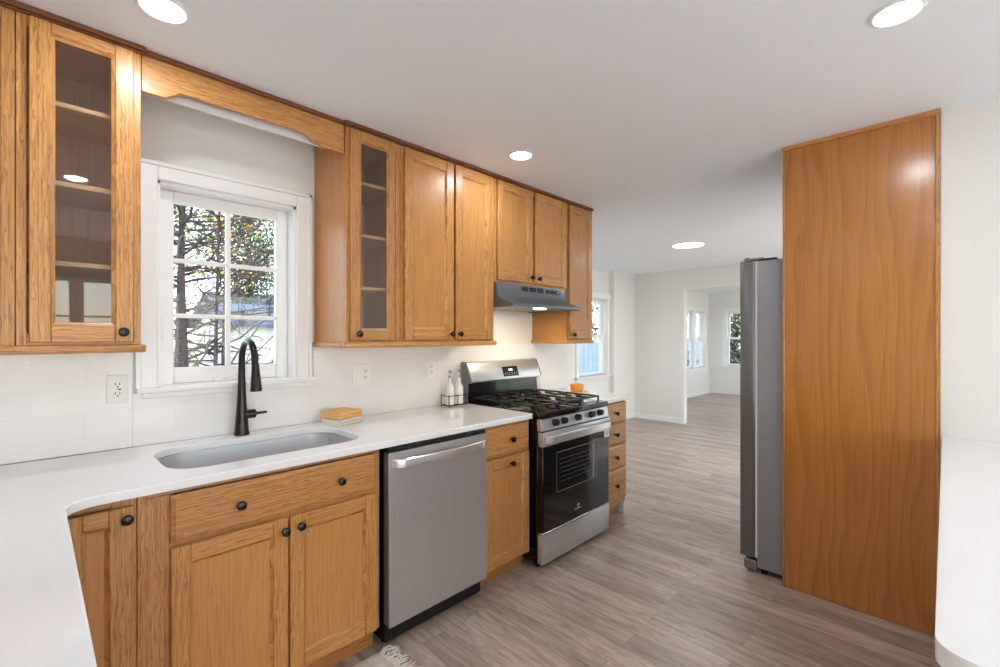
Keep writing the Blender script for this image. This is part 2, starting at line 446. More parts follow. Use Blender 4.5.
def double_hung(name, label, axis, pos, a0, a1, z0, z1, inward, units=1):
    """axis 1: wall along x at y=pos, axis 0: wall along y at x=pos; inward = -1 (room on the lower side)"""
    root = thing(name, label, 'window', (pos if axis == 0 else (a0+a1)/2, pos if axis == 1 else (a0+a1)/2, z0)); root['kind'] = 'structure'
    def bx(b, u0, u1, d0, d1, q0, q1, bev=.004):
        if axis == 1: b.box(u0, u1, pos+d0, pos+d1, q0, q1, 0, bev)
        else: b.box(pos+d0, pos+d1, u0, u1, q0, q1, 0, bev)
    b = MB(); w = .075
    bx(b, a0-w, a0, -.02, 0, z0, z1+w); bx(b, a1, a1+w, -.02, 0, z0, z1+w); bx(b, a0-w-.01, a1+w+.01, -.025, 0, z1, z1+w)
    b.build('casing', trimM, root)
    b = MB(); bx(b, a0-w-.03, a1+w+.03, -.06, .14, z0-.025, z0); bx(b, a0-w, a1+w, -.018, 0, z0-.08, z0-.025); b.build('window_sill', trimM, root)
    b = MB(); bx(b, a0, a0+.02, 0, .14, z0, z1); bx(b, a1-.02, a1, 0, .14, z0, z1); bx(b, a0+.02, a1-.02, 0, .14, z1-.02, z1); b.build('jamb', trimM, root)
    span = (a1-a0-.04)/units
    for k in range(units):
        u0 = a0+.02+k*span; u1 = u0+span; zm = (z0+z1)/2
        if units > 1 and k:
            b = MB(); bx(b, u0-.05, u0+.05, -.02, .10, z0, z1-.02); b.build('mullion', trimM, root); 
        if units > 1: u0 += .05 if k else 0; u1 -= .05 if k < units-1 else 0
        for q0, q1, d in ((z0, zm+.02, .03), (zm-.02, z1-.02, .075)):
            b = MB(); st = .045
            bx(b, u0, u0+st, d, d+.04, q0, q1); bx(b, u1-st, u1, d, d+.04, q0, q1)
            bx(b, u0+st, u1-st, d, d+.04, q0, q0+st); bx(b, u0+st, u1-st, d, d+.04, q1-st, q1)
            sh = b.build('sash', trimM, root)
            b = MB(); bx(b, u0+st-.002, u1-st+.002, d+.018, d+.022, q0+st-.002, q1-st+.002, 0); b.build('pane', pane, sh)
    return root
double_hung('window_2', 'white double-hung dining window beyond the end of the worktop', 1, YD, *W2, -1)
double_hung('window_3', 'pair of white double-hung windows in the sunroom side wall', 1, YS, *W3, -1, 2)
double_hung('window_4', 'white double-hung window in the sunroom end wall', 0, XS, *W4, -1)
def added_patio_door(name, label, x0, x1, z1, y, n, y0=None):
    """added glazed sliding door for daylight, in a wall along x; y is the room face of the wall, the wall lies on its -y side"""
    root = thing(name, label, 'door', ((x0+x1)/2, y, 0)); root['kind'] = 'structure'
    b = MB(); w = .08
    b.box(x0-w, x0, y, y+.02, 0, z1+w, 0, .004); b.box(x1, x1+w, y, y+.02, 0, z1+w, 0, .004); b.box(x0, x1, y, y+.02, z1, z1+w, 0, .004)
    b.build('casing', trimM, root)
    sp = (x1-x0)/n
    for k in range(n):
        a = x0+k*sp; c = a+sp; d = y-.09
        b = MB(); b.box(a, a+.06, d, d+.04, .0, z1); b.box(c-.06, c, d, d+.04, 0, z1); b.box(a+.06, c-.06, d, d+.04, 0, .10); b.box(a+.06, c-.06, d, d+.04, z1-.07, z1)
        for q in (1, 2): xx = a+.06+(sp-.12)*q/3; b.box(xx-.01, xx+.01, d+.008, d+.032, .10, z1-.07)
        for q in range(1, 5): zz = .10+(z1-.17)*q/5; b.box(a+.06, c-.06, d+.010, d+.030, zz-.01, zz+.01)
        pn = b.build('door_panel', trimM, root)
        MB().box(a+.055, c-.055, d+.018, d+.022, .095, z1-.065).build('pane', pane, pn)
added_patio_door('added_door_1', 'white gridded patio doors, enlarged to add daylight, in the unseen wall opposite the sink', W5[0], W5[1], W5[3], -2.58, 4)  # window reflected in the cabinet glass, enlarged to doors for fill daylight
added_patio_door('added_door_2', 'white gridded patio doors added for daylight in the dining side wall hidden by the fridge', W6[0], W6[1], W6[3], 0.0, 3)  # added opening that lets sun and sky into the dining area
added_patio_door('added_door_3', 'white gridded garden doors added for daylight in the unseen sunroom side wall', W7[0], W7[1], W7[3], -.8, 4)  # added glazing, out of view, to brighten the sunroom

# ------------------------------------------------------------------ cabinet parts
def knob(door, x, y, z):
    """round black knob on a front that faces -y at plane y"""
    b = MB().lathe([(.007, 0), (.007, .010), (.0085, .014), (.0155, .018), (.0165, .023), (.0145, .028), (.008, .0305), (.001, .031)], (x, y, z), (0, -1, 0), 20)
    return b.build('knob', bronze, door)
def panel_door(cab, x0, x1, z0, z1, y, glass=None, name='door', st=.055, rail=.06):
    """frame-and-panel door whose front stands at y; glass = (x0,x1,z0,z1) of the light"""
    b = MB(); t = .02
    if glass: a0, a1, c0, c1 = glass[0]-.007, glass[1]+.007, glass[2]-.007, glass[3]+.007
    else: a0, a1, c0, c1 = x0+st, x1-st, z0+rail, z1-rail
    b.box(x0, a0, y, y+t, z0, z1, 0, .003); b.box(a1, x1, y, y+t, z0, z1, 0, .003)
    b.box(a0, a1, y+.0008, y+t, z0, c0, 1, .003); b.box(a0, a1, y+.0008, y+t, c1, z1, 1, .003)
    k = .010; d = .010                                    # routed slope round the opening
    R = [[(a0, y+.002, c0), (a1, y+.002, c0), (a1, y+.002, c1), (a0, y+.002, c1)], [(a0+k, y+d, c0+k), (a1-k, y+d, c0+k), (a1-k, y+d, c1-k), (a0+k, y+d, c1-k)]]
    if glass: R.append([(p[0], y+t, p[2]) for p in R[1]])
    vs = [p for r in R for p in r]
    for i in range(len(R)-1):
        for q in range(4):
            q2 = (q+1) % 4; b.add([R[i][q], R[i][q2], R[i+1][q2], R[i+1][q]], [(0, 1, 2, 3)], 1 if q in (0, 2) else 0)
    mats = [oakV, oakH, oakP]
    if not glass: b.box(a0+k*.5, a1-k*.5, y+d, y+t-.001, c0+k*.5, c1-k*.5, 2)
    o = b.build(name, mats, cab)
    if glass: MB().box(a0-.004, a1+.004, y+.0125, y+.0155, c0-.004, c1+.004).build('glass_pane', cabGlass, o)
    return o
def drawer_front(cab, x0, x1, z0, z1, y, kx=None, knobs=1):
    b = MB(); t = .02; k = .014; d = .006
    b.box(x0, x1, y+d, y+t, z0, z1, 0, .002)
    R = [[(x0, y+d, z0), (x1, y+d, z0), (x1, y+d, z1), (x0, y+d, z1)], [(x0+k, y, z0+k), (x1-k, y, z0+k), (x1-k, y, z1-k), (x0+k, y, z1-k)]]
    for q in range(4):
        q2 = (q+1) % 4; b.add([R[0][q], R[0][q2], R[1][q2], R[1][q]], [(0, 1, 2, 3)], 0)
    b.add(R[1], [(0, 1, 2, 3)], 0)
    o = b.build('drawer', oakH, cab)
    for xx in (kx or [(x0+x1)/2]): knob(o, xx, y, (z0+z1)/2)
    return o
def face_frame(b, x0, x1, z0, z1, y, st, rails, mids=(), t=.02):
    """stiles (mat 0) and rails (mat 1); rails: list of (z0,z1)"""
    b.box(x0, x0+st, y, y+t, z0, z1, 0, .001); b.box(x1-st, x1, y, y+t, z0, z1, 0, .001)
    for a, c in rails: b.box(x0+st, x1-st, y+.0005, y+t, a, c, 1, .001)
    for a, c in mids: b.box(a, c, y+.0005, y+t, rails[0][1], rails[-1][0], 0, .001)

ZB, ZT = 1.379, 2.440     # bottom and top of the upper cabinets (crown above)
def upper(label, x0, x1, doors, zb=ZB, st=.022, knobs=(), glassy=False, stl=None, mids=()):
    cab = thing('wall_cabinet', label, 'cabinet', ((x0+x1)/2, W, zb))
    b = MB(); t = .018
    if glassy:
        b.box(x0, x0+t, U+.02, W-.001, zb, ZT+.028, 2); b.box(x1-t, x1, U+.02, W-.001, zb, ZT+.028, 2)
        b.box(x0+t, x1-t, U+.02, W-.001, zb, zb+t, 2); b.box(x0+t, x1-t, U+.02, W-.001, ZT-.02, ZT+.028, 2); b.box(x0+t, x1-t, W-.008, W-.001, zb+t, ZT-.02, 2)
        b.box(x0-.0015, x0, U+.02, W-.001, zb, ZT+.028, 3); b.box(x1, x1+.0015, U+.02, W-.001, zb, ZT+.028, 3)
    else: b.box(x0, x1, U+.02, W-.001, zb, ZT+.028, 3)
    face_frame(b, x0, x1, zb, ZT+.028, U, st if stl is None else stl, [(zb, zb+.04), (ZT-.03, ZT+.028)], mids)
    b.build('carcass', [oakV, oakH, oakI, oakP], cab)
    if glassy:
        for zz in (1.666, 1.938, 2.208):
            MB().box(x0+t+.001, x1-t-.001, U+.035, W-.012, zz-.018, zz, 0, .003).build('shelf', plain_shelf, cab)
    for d in doors:
        o = panel_door(cab, d['x'][0], d['x'][1], d['z'][0], d['z'][1], U-.02, d.get('g'), st=d.get('st', .055))
        if d.get('k'): knob(o, d['k'][0], U-.02, d['k'][1])
    return cab
plain_shelf = wood('shelf_edge_wood', 0, (190, 146, 100), (214, 174, 126), (228, 192, 146), .3, 9, .5)
DZ = (1.389, 2.440)
upper('oak wall cabinet with wide blank stile at the far left corner', -.42, -.036, [{'x': (-.40, -.10), 'z': DZ, 'k': (-.37, 1.424)}], stl=.03)
upper('tall glass-door oak wall cabinet left of the kitchen window', -.034, .282, [{'x': (-.005, .26), 'z': DZ, 'g': (.053, .201, 1.453, 2.394), 'k': (.229, 1.424)}], glassy=True, stl=.024)
upper('narrow glass-door oak wall cabinet right of the kitchen window', 1.086, 1.398, [{'x': (1.101, 1.354), 'z': DZ, 'g': (1.160, 1.312, 1.446, 2.382), 'k': (1.140, 1.42)}], glassy=True, stl=.03)
upper('tall two-door oak wall cabinet between the narrow glass cabinet and the hood', 1.40, 2.116, [{'x': (1.417, 1.762), 'z': DZ, 'k': (1.738, 1.422)}, {'x': (1.778, 2.09), 'z': DZ, 'k': (1.802, 1.422)}])
upper('short two-door oak wall cabinet directly above the range hood', 2.118, 2.914, [{'x': (2.137, 2.494), 'z': (1.782, 2.440), 'k': (2.470, 1.823)}, {'x': (2.526, 2.896), 'z': (1.782, 2.440), 'k': (2.55, 1.82)}], zb=1.765, mids=[(2.50, 2.52)])
upper('single-door oak wall cabinet at the dining end, right of the hood', 2.916, 3.264, [{'x': (2.937, 3.252), 'z': DZ, 'k': (2.985, 1.42)}])

# crown and light rails
def moulding(name, label, pts, mat=crownM):
    """pts: prism outline (y,z) with x-range, mitred return ignored"""
    o = MB()
    for (xa, xb, ya, yb, za, zb, m) in pts: o.box(xa, xb, ya, yb, za, zb, 0, .002)
    return tag(o.build(name, mat), label, 'moulding')
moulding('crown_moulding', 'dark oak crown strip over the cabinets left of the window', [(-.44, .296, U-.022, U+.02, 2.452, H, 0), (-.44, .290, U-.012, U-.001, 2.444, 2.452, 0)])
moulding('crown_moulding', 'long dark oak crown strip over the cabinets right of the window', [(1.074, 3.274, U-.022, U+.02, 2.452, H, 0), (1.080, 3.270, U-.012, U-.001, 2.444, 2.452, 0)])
def rail(label, x0, x1, ret0=True, ret1=True):
    b = MB()
    def seg(a0, a1, b0, b1, m):
        b.box(a0, a1, b0, b1, 1.350, ZB-.0005, m, .006, 2); 
    o = .014
    seg(x0-(o if ret0 else 0), x1+(o if ret1 else 0), U-.018, U+.02, 0)
    if ret0: seg(x0-o, x0+.02, U+.021, W-.002, 1)
    if ret1: seg(x1-.02, x1+o, U+.021, W-.002, 1)
    tag(b.build('light_rail', [oakH, oakD]), label, 'moulding')
rail('oak rail under the cabinets left of the window', -.42, .282, False, True)
rail('long oak rail under the cabinets between window and hood', 1.086, 2.116)
rail('short oak rail under the end cabinet right of the hood', 2.916, 3.264)

# valance across the window
pts = [(.285, 2.318), (.345, 2.318), (.362, 2.320), (.385, 2.338), (.405, 2.353), (.43, 2.356), (.88, 2.356), (.905, 2.351), (.935, 2.333), (.965, 2.318), (1.083, 2.312)]
poly = pts+[(1.083, H-.001), (.285, H-.001)]
val = thing('valance', 'oak valance with scrolled lower edge bridging the two glass cabinets', 'valance', (.684, U+.02, 2.33))
b = MB().prism(poly, 1, U+.012, U+.034); b.build('board', oakH, val, bevel=.003)
MB().box(.298, 1.073, U-.006, U+.012, 2.452, H-.0005, 0, .003).build('crown_strip', crownM, val)
struct('trim_1', MB().box(.286, 1.082, U+.07, U+.085, 2.338, H, 0, .002), trimM)

# ------------------------------------------------------------------ worktops
def slab(name, outline, hole, z0, z1, mats):
    bm = bmesh.new(); loops = [outline]+([hole] if hole else [])
    vl = []
    for z in (z1, z0):
        es = []; per = []
        for lp in loops:
            vs = [bm.verts.new((x, y, z)) for x, y in lp]; per.append(vs)
            es += [bm.edges.new((vs[i], vs[(i+1) % len(vs)])) for i in range(len(vs))]
        bmesh.ops.triangle_fill(bm, use_beauty=True, use_dissolve=False, edges=es)
        vl.append(per)
    for li in range(len(loops)):
        n = len(loops[li])
        for i in range(n): bm.faces.new((vl[0][li][i], vl[0][li][(i+1) % n], vl[1][li][(i+1) % n], vl[1][li][i]))
    bm.verts.index_update()
    b = MB().add([v.co[:] for v in bm.verts], [[v.index for v in f.verts] for f in bm.faces]); bm.free()
    o = b.build(name, mats, None, bevel=.003); return o
YF = 1.785; PX = .066; r = .075
corner = [(PX+r-r*math.cos(t), YF-r+r*math.sin(t)) for t in [PI/2*(1-k/8) for k in range(9)]]   # concave inside corner
outline = [(-.62, .36), (PX, .36)]+corner[::-1]+[(2.112, YF), (2.127, YF+.012), (2.127, W-.014), (-.62, W-.024)]
SX0, SX1, SY0, SY1 = .337, 1.085, 1.905, 2.338
tag(slab('worktop', outline, rrect(SX0, SX1, SY0, SY1, .12, 8), CT-.03, CT, quartz), 'white quartz L-shaped worktop with the sink cut into it', 'worktop')
tag(slab('worktop', [(2.898, YF), (3.318, YF), (3.335, YF+.017), (3.335, W-.014), (2.898, W-.014)], None, CT-.03, CT, quartz), 'small white quartz worktop beyond the range, under the orange pot', 'worktop')
tag(slab('worktop', [(2.973, -.70), (2.973, .012)]+[(.945+.05-.05*math.sin(t), .012-.05+.05*math.cos(t)) for t in [PI/2*k/8 for k in range(9)]]+[(.945, -.70)], None, CT-.035, CT, quartz), 'white quartz breakfast worktop against the wall beside the wood panel', 'worktop')

# ------------------------------------------------------------------ base cabinets
DF = F-.02     # door fronts
ZL = .10
def base_box(b, x0, x1, y1=W-.04, mat=2):
    b.box(x0, x1, F+.02, y1, ZL, CT-.031, mat)
def toe(cab, x0, x1): MB().box(x0, x1, 1.878, 1.893, 0, ZL, 0).build('toe_kick', toeM, cab)

cab = thing('base_cabinet', 'oak corner base cabinet tucked beside the near worktop', 'cabinet', (.1, F, 0))
b = MB(); base_box(b, -.02, .232); face_frame(b, -.02, .232, ZL, CT-.031, F, .06, [(ZL, ZL+.04), (CT-.056, CT-.031)]); b.build('carcass', [oakV, oakH, oakP], cab)
o = panel_door(cab, .046, .222, .125, .882, DF, st=.058, rail=.05); knob(o, .205, DF, .848); toe(cab, -.02, .232)

cab = thing('sink_cabinet', 'oak sink base cabinet with a long drawer front over two doors', 'cabinet', (.67, F, 0))
b = MB()
b.box(.234, .252, F+.02, W-.04, ZL, CT-.031, 2); b.box(1.088, 1.094, F+.02, W-.04, ZL, CT-.031, 2); b.box(.252, 1.088, F+.02, W-.04, ZL, ZL+.018, 2)
b.box(.252, 1.088, W-.055, W-.04, ZL+.018, CT-.031, 2)
face_frame(b, .234, 1.094, ZL, CT-.031, F, .022, [(ZL, ZL+.035), (.712, .735), (CT-.05, CT-.031)]); b.box(.256, .326, F-.0004, F+.02, ZL+.036, CT-.051, 0); b.box(.67, .70, F+.0006, F+.02, ZL+.035, .712, 0)
b.build('carcass', [oakV, oakH, oakP], cab)
drawer_front(cab, .318, 1.072, .729, .888, DF, [.522, .898])
o = panel_door(cab, .318, .689, ZL+.005, .714, DF); knob(o, .673, DF, .668)
o = panel_door(cab, .697, 1.072, ZL+.005, .714, DF); knob(o, .733, DF, .672)
toe(cab, .234, 1.094)

cab = thing('base_cabinet', 'narrow oak base cabinet between dishwasher and range', 'cabinet', (1.94, F, 0))
b = MB(); base_box(b, 1.73, 2.124); face_frame(b, 1.73, 2.124, ZL, CT-.031, F, .02, [(ZL, ZL+.03), (.712, .735), (CT-.05, CT-.031)]); b.build('carcass', [oakV, oakH, oakP], cab)
drawer_front(cab, 1.742, 2.108, .732, .892, DF, [1.945]); o = panel_door(cab, 1.742, 2.108, ZL+.005, .718, DF); knob(o, 1.945, DF, .672)
toe(cab, 1.73, 2.124)

cab = thing('drawer_cabinet', 'oak four-drawer base cabinet at the dining end beyond the range', 'cabinet', (3.1, F, 0))
b = MB(); base_box(b, 2.905, 3.296); face_frame(b, 2.905, 3.296, ZL, CT-.031, F, .02, [(ZL, ZL+.03), (.375, .395), (.562, .582), (.73, .75), (CT-.05, CT-.031)]); b.build('carcass', [oakV, oakH, oakP], cab)
for za, zb in ((.745, .893), (.577, .735), (.392, .567), (.145, .382)): drawer_front(cab, 2.915, 3.288, za, zb, DF, [3.12])
b = MB().box(2.905, 3.27, 1.878, 1.893, 0, ZL); b.build('toe_kick', toeM, cab)
MB().box(3.296, 3.306, F+.01, W-.04, 0.0, CT-.031, 0, .002).build('end_panel', trimM, cab)

cab = thing('peninsula_cabinet', 'oak cabinet body below the near worktop', 'cabinet', (-.28, 1.1, 0))
b = MB().box(-.56, .02, .42, 1.80, ZL, CT-.031, 0, .002); b.build('carcass', [oakP], cab)
for ya, yb in ((.44, .88), (.90, 1.34), (1.36, 1.78)):
    MB().box(.021, .034, ya, yb, ZL+.02, CT-.05, 0, .004).build('door', [oakP], cab)
MB().box(-.50, -.04, .46, 1.80, 0, ZL).build('toe_kick', toeM, cab)
cab = thing('breakfast_cabinet', 'white cabinet body below the breakfast worktop', 'cabinet', (2, -.34, 0))
b = MB().box(1.02, 2.965, -.64, -.03, ZL, CT-.036, 0, .003); b.build('carcass', [trimM], cab)
for k in range(4): MB().box(1.04+k*.485, 1.51+k*.485, -.030, -.014, ZL+.02, CT-.055, 0, .004).build('door', [trimM], cab)
MB().box(1.06, 2.965, -.58, -.09, 0, ZL).build('toe_kick', [trimM], cab)

# ------------------------------------------------------------------ sink and tap
sink = thing('kitchen_sink', 'undermount stainless steel single-bowl sink set in the white worktop', 'sink', ((SX0+SX1)/2, (SY0+SY1)/2, CT-.22))
b = MB(); rings = []
for ins, z, rr in ((-.018, CT-.0305, .13), (.004, CT-.0305, .118), (.006, CT-.05, .116), (.018, CT-.16, .105), (.028, CT-.196, .098), (.05, CT-.212, .08), (.09, CT-.216, .06)):
    rings.append([(x, y, z) for x, y in rrect(SX0+ins, SX1-ins, SY0+ins, SY1-ins, rr, 8)])
n = len(rings[0]); vs = [p for q in rings for p in q]
fs = [(i*n+k, i*n+(k+1) % n, (i+1)*n+(k+1) % n, (i+1)*n+k) for i in range(len(rings)-1) for k in range(n)]
fs.append(tuple((len(rings)-1)*n+k for k in range(n)))
b.add(vs, fs); b.build('basin', sinkM, sink)
cxs, cys = (SX0+SX1)/2, (SY0+SY1)/2+.05
MB().lathe([(.045, 0), (.045, .003), (.036, .004), (.034, .001), (.02, .001), (.012, .006), (.002, .007)], (cxs, cys, CT-.2158), n=28).build('drain', chrome, sink)

FX, FY = .702, 2.405
tap = thing('kitchen_tap', 'black pull-down gooseneck tap standing behind the sink', 'tap', (FX, FY, CT))
b = MB().lathe([(.0335, 0), (.0335, .004), (.031, .02), (.027, .07), (.0225, .13), (.019, .19), (.0165, .25), (.0158, .28)], (FX, FY, CT), n=28); b.build('body', bronze, tap)
pts = [(FX, FY, CT+.275)]; Rr = .092; zc = CT+.350
for k in range(0, 13):
    t = PI*k/12*1.0; pts.append((FX, FY-Rr+Rr*math.cos(t), zc+Rr*1.05*math.sin(t)))
pts += [(FX, FY-2*Rr-.006, zc-.02)]
MB().tube(pts, [.0158]+[.0150]*(len(pts)-2)+[.0150], 16).build('spout', bronze, tap)
d = Vector((0, -.10, -1)); top = Vector((FX, FY-2*Rr-.005, zc-.010))
MB().lathe([(.0155, 0), (.0165, .004), (.0165, .012), (.0175, .03), (.023, .10), (.0245, .112), (.0235, .118), (.016, .120)], top, d, 24).build('spray_head', bronze, tap)
b = MB().lathe([(.020, .012), (.0215, .018), (.0215, .056), (.018, .060)], (FX, FY, CT+.095), (1, -.1, 0), 20)
b.tube([(FX+.058, FY-.005, CT+.095), (FX+.072, FY-.008, CT+.096), (FX+.108, FY-.016, CT+.098)], [.010, .0065, .0055], 12); b.build('lever', bronze, tap)

# ------------------------------------------------------------------ dishwasher
DX0, DX1, DY = 1.112, 1.714, 1.772
dw = thing('dishwasher', 'stainless steel dishwasher with a black kick plate beside the sink cabinet', 'dishwasher', ((DX0+DX1)/2, DY, 0))
b = MB().box(DX0+.008, DX1-.004, DY+.045, W-.06, .02, CT-.032); b.build('tub', blackM, dw)
b = MB().box(DX0, DX1, DY, DY+.004, .105, .886, 0, .0015); b.box(DX0, DX1, DY+.004, DY+.046, .108, .884, 1, .002); b.build('door', [steelV, steelDark], dw)
b = MB().box(DX0+.002, DX1-.002, DY+.004, DY+.05, .887, .906, 0, .002)
for xx in (1.25, 1.56): b.box(xx, xx+.03, DY+.0, DY+.02, .895, .908, 0, .002)
b.build('console', blackM, dw)
pts = []; 
N = 18; vs = []; fs = []
for k in range(N+1):                                     # bowed bar handle
    u = k/N; x = DX0+.016+(DX1-DX0-.032)*u; bow = .026+.018*math.sin(PI*u); e = min(1, min(u, 1-u)/.06); yy = DY-.004-(bow)*e**.5
    for (dy, dz) in ((0, -.021), (-.006, -.017), (-.008, 0), (-.006, .017), (0, .021), (.008, .014), (.008, -.014)): vs.append((x, yy+dy, .838+dz))
for k in range(N):
    for q in range(7): fs.append((k*7+q, k*7+(q+1) % 7, (k+1)*7+(q+1) % 7, (k+1)*7+q))
fs += [tuple(range(7))[::-1], tuple(N*7+q for q in range(7))]
MB().add(vs, fs).build('handle', chrome, dw)
b = MB().box(DX0+.004, DX1-.012, 1.835, 1.85, .012, .100, 0, .003); b.box(DX0+.004, DX0+.03, 1.80, 1.87, .03, .102, 0, .003); b.build('kick_plate', blackM, dw)
for xx in (DX0+.05, DX1-.05): MB().lathe([(.016, 0), (.016, .008), (.008, .01), (.008, .03)], (xx, 1.90, 0), n=12).build('foot', blackM, dw)

# ------------------------------------------------------------------ gas range
RX0, RX1, RY = 2.134, 2.892, 1.72
rg = thing('gas_range', 'stainless steel gas range with black oven door and cast-iron grates', 'range', ((RX0+RX1)/2, RY, 0))
b = MB().box(RX0+.004, RX1-.004, RY+.045, W-.03, .035, .905, 0, .003); b.build('body', blackGloss, rg)
b = MB().box(RX0, RX1, RY+.012, RY+.055, .906, .944, 0, .008, 2); b.box(RX0, RX1, RY+.055, W-.035, .905, .944, 0, .006, 2); b.build('cooktop', blackGloss, rg)
b = MB().prism([(RY+.008, .835), (RY+.045, .835), (RY+.050, .905), (RY+.022, .905)], 0, RX0, RX1); pan = b.build('control_panel', steel, rg, bevel=.002)
tilt = Vector((0, -1, .17)).normalized()
for kx in (2.262, 2.352, 2.503, 2.664, 2.772):
    c0 = Vector((kx, RY+.015, .875))
    b = MB().lathe([(.0225, 0), (.0225, .006), (.020, .009), (.0195, .028), (.017, .031), (.004, .032)], c0, tilt, 22)
    b.lathe([(.004, .020), (.0045, .036), (.002, .037)], c0+Vector((0, 0, .012)), tilt, 8)
    k_ = b.build('knob', blackM, rg)
door = MB().box(RX0+.002, RX1-.002, RY+.006, RY+.042, .222, .830, 0, .004).build('oven_door', blackGloss, rg)
b = MB().box(RX0, RX1, RY, RY+.04, .742, .829, 0, .004, 2)
b.build('top_trim', steel, door)
MB().box(RX0, RX1, RY+.002, RY+.03, .214, .224, 0, .002).build('bottom_trim', chrome, door)
MB().box(RX0+.01, RX1-.01, RY+.003, RY+.0062, .226, .740, 0, .001).build('door_glass', ovenGlass, door)
# oven window: a slightly lighter frame with rack wires and an upright gloss streak drawn in
b = MB(); wx0, wx1, wz0, wz1 = 2.27, 2.72, .44, .69
for a in ((wx0, wx1, wz1-.004, wz1), (wx0, wx1, wz0, wz0+.003), (wx0, wx0+.003, wz0, wz1), (wx1-.003, wx1, wz0, wz1)): b.box(a[0], a[1], RY+.002, RY+.0032, a[2], a[3])
for k in range(6): b.box(wx0+.03, wx1-.08, RY+.002, RY+.0032, .50+k*.028, .5015+k*.028)
b.box(wx1-.05, wx1-.025, RY+.002, RY+.0032, wz0+.01, wz1-.01)  # pale upright strip put in as gloss on the door glass
b.build('oven_rack_and_gloss', rackGlossM, door)
N = 16; vs = []; fs = []                                   # handle: full-width flattened bar
for k in range(N+1):
    u = k/N; x = RX0+.008+(RX1-RX0-.016)*u; e = min(1, min(u, 1-u)/.05); yy = RY-.004-.026*e**.5
    for (dy, dz) in ((0, -.027), (-.008, -.021), (-.011, 0), (-.008, .021), (0, .027), (.010, .018), (.010, -.018)): vs.append((x, yy+dy, .782+dz))
for k in range(N):
    for q in range(7): fs.append((k*7+q, k*7+(q+1) % 7, (k+1)*7+(q+1) % 7, (k+1)*7+q))
fs += [tuple(range(7))[::-1], tuple(N*7+q for q in range(7))]
MB().add(vs, fs).build('handle', chrome, door)
b = MB()                                                     # small maker's mark: flag shape over a word-like bar
cx0, cz0 = 2.50, .285
b.prism([(cx0-.012, cz0+.012), (cx0+.020, cz0+.020), (cx0+.006, cz0+.034)], 1, RY+.0022, RY+.0031)
for k in range(9): b.box(cx0-.038+k*.0085, cx0-.032+k*.0085, RY+.0022, RY+.0031, cz0-.004, cz0+.004+(.003 if k in (0, 3, 5) else 0))
b.build('badge', greyMark, door)
b = MB().box(2.822, 2.886, RY+.0018, RY+.0028, .694, .741); st = b.build('sticker', whitePl, door)
b = MB()
for k in range(3): b.box(2.841, 2.876-k*.006, RY+.0012, RY+.0017, .726-k*.009, .730-k*.009)
b.build('sticker_print', darkSlot, st)
MB().box(RX0, RX1, RY+.004, RY+.045, .035, .210, 0, .004, 2).build('storage_drawer', steel, rg)
for xx in (RX0+.05, RX1-.05):
    for yy in (RY+.10, W-.10): MB().lathe([(.018, 0), (.018, .01), (.009, .012), (.009, .036)], (xx, yy, 0), n=12).build('foot', blackM, rg)
MB().box(RX0+.02, RX1-.02, RY+.06, RY+.08, .004, .036).build('base_rail', blackM, rg)
# backguard
yb0, yb1 = 2.375, W-.020
b = MB().prism([(yb0+.03, 1.217), (yb0+.005, 1.166), (yb0-.022, 1.095), (yb0-.020, 1.084), (yb0+.012, 1.076), (yb1, 1.076), (yb1, 1.222), (yb0+.05, 1.225)], 0, RX0+.004, RX1-.002)
bg = b.build('backguard', steel, rg, bevel=.003)
b = MB().prism([(yb0+.012, .944), (yb1, .944), (yb1, 1.077), (yb0+.02, 1.077)], 0, RX0, RX1-.006); b.build('vent_recess', blackGloss, bg)
b = MB().prism([(yb0-.024, 1.095), (yb0+.028, 1.220), (yb0+.052, 1.229), (yb1, 1.225), (yb1, .944), (yb0+.02, .944), (yb0+.012, 1.076)], 0, RX0-.004, RX0+.003); b.build('side_cap', steelDark, bg)
b = MB().prism([(yb0-.024, 1.095), (yb0+.028, 1.220), (yb0+.052, 1.229), (yb1, 1.225), (yb1, 1.076), (yb0+.012, 1.076)], 0, RX1-.001, RX1+.006); b.build('side_cap', steelDark, bg)
def on_face(x, z, off=.0015):                                # point on the sloped backguard face
    f = (z-1.095)/(1.166-1.095); return (x, yb0-.022+.027*f-off, z)
dsp = MB()
P = [on_face(2.462, 1.107), on_face(2.63, 1.107), on_face(2.63, 1.179, .003), on_face(2.462, 1.179, .003)]
Q = [(p[0], p[1]+.004, p[2]) for p in P]
dsp.add(P+Q, [(0, 1, 2, 3), (7, 6, 5, 4), (0, 4, 5, 1), (1, 5, 6, 2), (2, 6, 7, 3), (3, 7, 4, 0)]); dp = dsp.build('clock_display', ovenGlass, bg)
b = MB()
for k, (w_, gap) in enumerate(((.008, 0), (.008, 0), (.008, 0))):
    x = 2.528+k*.015
    A = [on_face(x, 1.147, .0045), on_face(x+w_, 1.147, .0045), on_face(x+w_, 1.162, .005), on_face(x, 1.162, .005)]
    b.add(A, [(0, 1, 2, 3)])
b.build('clock_digits', digitE, dp)
b = MB()
for rr in range(2):
    for k in range(6):
        x = 2.476+k*.025; z = 1.117+rr*.012
        b.add([on_face(x, z, .0045), on_face(x+.012, z, .0045), on_face(x+.012, z+.005, .0045), on_face(x, z+.005, .0045)], [(0, 1, 2, 3)])
b.build('key_marks', greyMark, dp)
